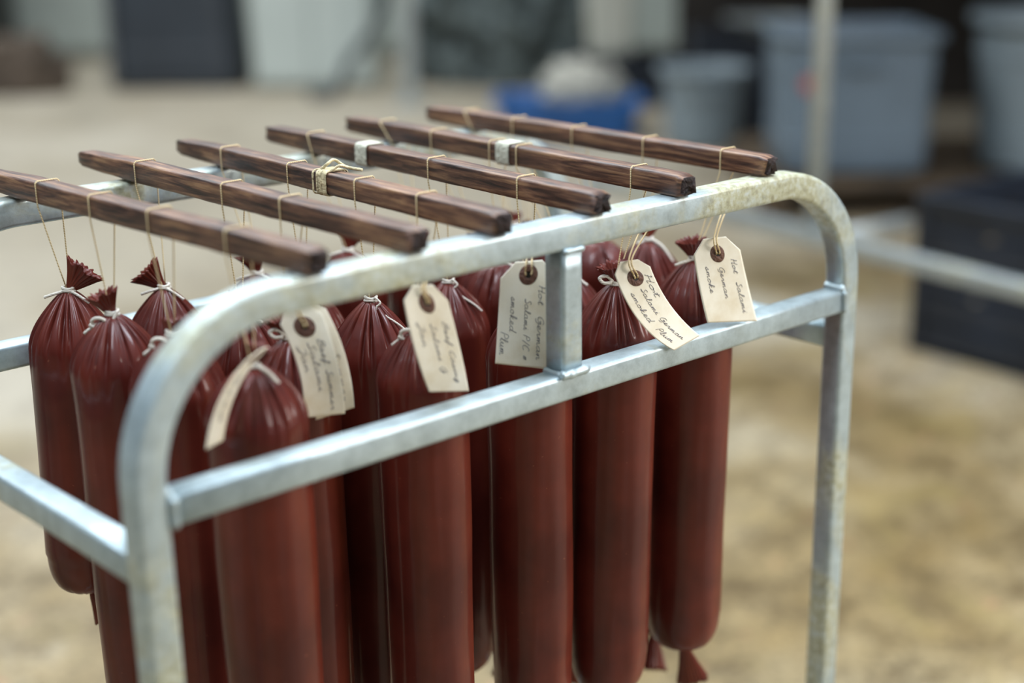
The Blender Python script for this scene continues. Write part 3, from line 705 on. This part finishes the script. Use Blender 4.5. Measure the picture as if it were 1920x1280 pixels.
def make_tag(label, Lp, Rp, clips=.26, lines=(), z_bow=0.0, hole_s=.125, group='manila tags tied to the sausages', eyelet=True, blank=False, hang=None, textside=1):
    """Lp, Rp: three points down the left and the right edge (top, middle, bottom)."""
    Lp = [Vector(p) + Vector((0, 0, TOP)) for p in Lp]; Rp = [Vector(p) + Vector((0, 0, TOP)) for p in Rp]
    def quad(P, s):   # passes through the three points
        a = (1 - s) * (1 - 2 * s); b = 4 * s * (1 - s); c = s * (2 * s - 1); return P[0] * a + P[1] * b + P[2] * c
    C0 = (Lp[0] + Rp[0]) / 2
    def surf(s, t, o=0.0):
        p = quad(Lp, s).lerp(quad(Rp, s), t)
        e_ = .01; ds = (quad(Lp, s + e_).lerp(quad(Rp, s + e_), t) - quad(Lp, s - e_).lerp(quad(Rp, s - e_), t)); dt = quad(Rp, s) - quad(Lp, s)
        n_ = dt.cross(ds).normalized()
        if n_.dot(Vector((-.69, -.72, .2))) < 0: n_ = -n_
        return p + n_ * o - C0
    root = empty('manila_tag', C0 + Vector((0, 0, 0))); tag(root, label, 'tag', group)
    wdt = (Rp[1] - Lp[1]).length; lng = (Lp[1] - Lp[0]).length + (Lp[2] - Lp[1]).length
    ns, nt_ = 56, 28; bm = bmesh.new(); th = .00035; fr = []; bk = []
    for i in range(ns + 1):
        s = i / ns; cs = s * lng
        cut = max(0, clips - cs / wdt) if True else 0
        fr.append([bm.verts.new(surf(s, cut + (1 - 2 * cut) * j / nt_, th)) for j in range(nt_ + 1)])
        bk.append([bm.verts.new(surf(s, cut + (1 - 2 * cut) * j / nt_, -th)) for j in range(nt_ + 1)])
    grid_faces(bm, fr, False)
    for i in range(ns):
        for j in range(nt_): bm.faces.new((bk[i][j], bk[i + 1][j], bk[i + 1][j + 1], bk[i][j + 1]))
        bm.faces.new((fr[i][0], fr[i + 1][0], bk[i + 1][0], bk[i][0])); bm.faces.new((fr[i][nt_], bk[i][nt_], bk[i + 1][nt_], fr[i + 1][nt_]))
    for j in range(nt_):
        bm.faces.new((fr[0][j], bk[0][j], bk[0][j + 1], fr[0][j + 1])); bm.faces.new((fr[ns][j], fr[ns][j + 1], bk[ns][j + 1], bk[ns][j]))
    bmesh.ops.recalc_face_normals(bm, faces=bm.faces)
    link('card', bm, M_TAG, root)
    if eyelet:
        rr = .0092; hs = hole_s
        for nm, r0, r1, mt, oo in (('eyelet_ring', .0026, rr, M_EYE, .0008),):
            bm = bmesh.new(); rows = []
            for q, (r_, o_) in enumerate(((r0, .0003), (r0 + .0008, oo + .0005), (r0 + .0022, oo + .0002), (r1 - .0006, oo), (r1, .0003))):
                rows.append([bm.verts.new(surf(hs + r_ * math.sin(a) / lng, .5 + r_ * math.cos(a) / wdt, o_)) for a in [2 * PI * i / 40 for i in range(40)]])
            grid_faces(bm, rows, True); link(nm, bm, mt, root)
        bm = bmesh.new(); rows = [[bm.verts.new(surf(hs + .0027 * math.sin(a) / lng, .5 + .0027 * math.cos(a) / wdt, .0006)) for a in [2 * PI * i / 20 for i in range(20)]]]
        bm.faces.new(rows[0]); link('eyelet_hole', bm, M_BLACK, root)
        if hang:
            bm = bmesh.new()
            for dx, hp in hang:
                hp = Vector(hp) + Vector((0, 0, TOP)) - C0; a = surf(hs, .5 + dx, .0006); b_ = surf(hs - .035, .5 + dx * 1.2, .0022)
                tube(bm, smoothpts([a, surf(hs - .01, .5 + dx, .0022), b_, surf(-.01, .5 + dx, .0022), hp]), .00085, 7)
            link('tag_string', bm, M_TWINE, root)
    if lines:
        bm = bmesh.new()
        for text, t0, s0, s1, xh in lines:        # runs from s0 to s1 down the tag, baseline at t0, letters lean towards +t
            st, tot = script_strokes(text); rs = random.Random(len(text) * 7)
            for k_ in st:
                P_ = smoothpts([Vector((a, b, 0)) for a, b in k_], 5); path = []
                for p in P_:
                    s = s0 + (s1 - s0) * p.x / tot; path.append(surf(s, min(.97, max(.03, t0 + textside * p.y * xh / wdt)), th + .00012))
                sweep(bm, path, circ(.00021, 5), None, True)
        link('handwriting', bm, M_INK, root)
    return root
G_ = 'manila tags tied to the sausages'
make_tag('curled tan manila tag in front, upper of the doubled pair', [(.2160, .134, -.0680), (.2310, .124, -.120), (.2330, .124, -.1670)], [(.2560, .124, -.064), (.2660, .114, -.117), (.2720, .114, -.170)],
   lines=[('Beef Summer', .66, .28, .95, .0028), ('Salami', .40, .28, .75, .0028), ('Jan', .16, .30, .55, .0028)], hang=[(-.02, (.262, .160, -.05)), (.05, (.266, .160, -.05))], hole_s=.16)
make_tag('manila tag peeking out beneath the curled tan tag', [(.2210, .1385, -.070), (.2460, .1325, -.124), (.2520, .1325, -.1760)], [(.2640, .131, -.0640), (.2800, .1215, -.114), (.2880, .1215, -.1700)], eyelet=False,
   lines=[('Summer', .70, .45, .92, .0028)])
make_tag('long slanting manila tag with an orange-brown eyelet, third tag from the left', [(.2950, .052, -.0420), (.3000, .046, -.092), (.3160, .045, -.1430)], [(.3370, .046, -.0470), (.3490, .041, -.104), (.3590, .041, -.1515)],
   lines=[('Beef Casing', .74, .30, .90, .0028), ('Salami G', .46, .32, .80, .0030), ('Jan', .20, .32, .55, .003)], hang=[(-.02, (.362, .08, -.03)), (.04, (.366, .08, -.03))], hole_s=.15)
make_tag('upright manila tag half tucked behind the center post, handwriting running downwards', [(.4240, .066, -.0465), (.4190, .066, -.096), (.4140, .066, -.1430)], [(.4650, .034, -.0440), (.4620, .034, -.098), (.4590, .034, -.1520)],
   lines=[('Hot  German', .70, .22, .92, .0030), ('Salami P/C #', .46, .34, .93, .0030), ('smoked', .21, .32, .66, .0032), ('Plum', .06, .66, .90, .0036)], hang=[(-.05, (.484, .09, -.03)), (.05, (.490, .09, -.03))], hole_s=.125)
make_tag('curved manila tag hanging over the cross bar right of the center post', [(.5260, .022, -.0570), (.5470, .007, -.113), (.5880, -.0062, -.1520)], [(.5640, .010, -.0560), (.5865, .002, -.103), (.6240, -.0082, -.1440)],
   lines=[('Hot', .76, .14, .40, .0034), ('Salami German', .50, .26, .93, .0028), ('smoked  Plum', .20, .27, .90, .0030)], hang=[(-.03, (.590, .045, -.04)), (.05, (.602, .045, -.04))], hole_s=.16)
make_tag('wide pale manila tag resting on the cross bar at the far right', [(.6380, .018, -.0520), (.6430, .012, -.096), (.6520, .006, -.1390)], [(.6880, .0, -.0520), (.7010, -.003, -.098), (.7150, -.0082, -.1470)],
   lines=[('Hot  Salami', .76, .26, .90, .0032), ('German', .48, .34, .72, .0030), ('smoke', .20, .32, .64, .0032)], hang=[(-.03, (.716, .045, -.04)), (.03, (.722, .045, -.04))], hole_s=.19)
# the tag seen on edge by the nearest sausage
ev = Vector((.47, .82, -.27)).normalized() * .044; sd = Vector((.0055, -.0045, .002))
Lc = [Vector((.158, .060, -.071)), Vector((.119, .052, -.096)), Vector((.096, .046, -.137))]
make_tag('manila tag seen almost edge-on, drooping beside the nearest sausage', [tuple(p - sd) for p in Lc], [tuple(p + ev + sd) for p in Lc], eyelet=True, hole_s=.12, lines=[('Beef', .4, .3, .8, .004)])
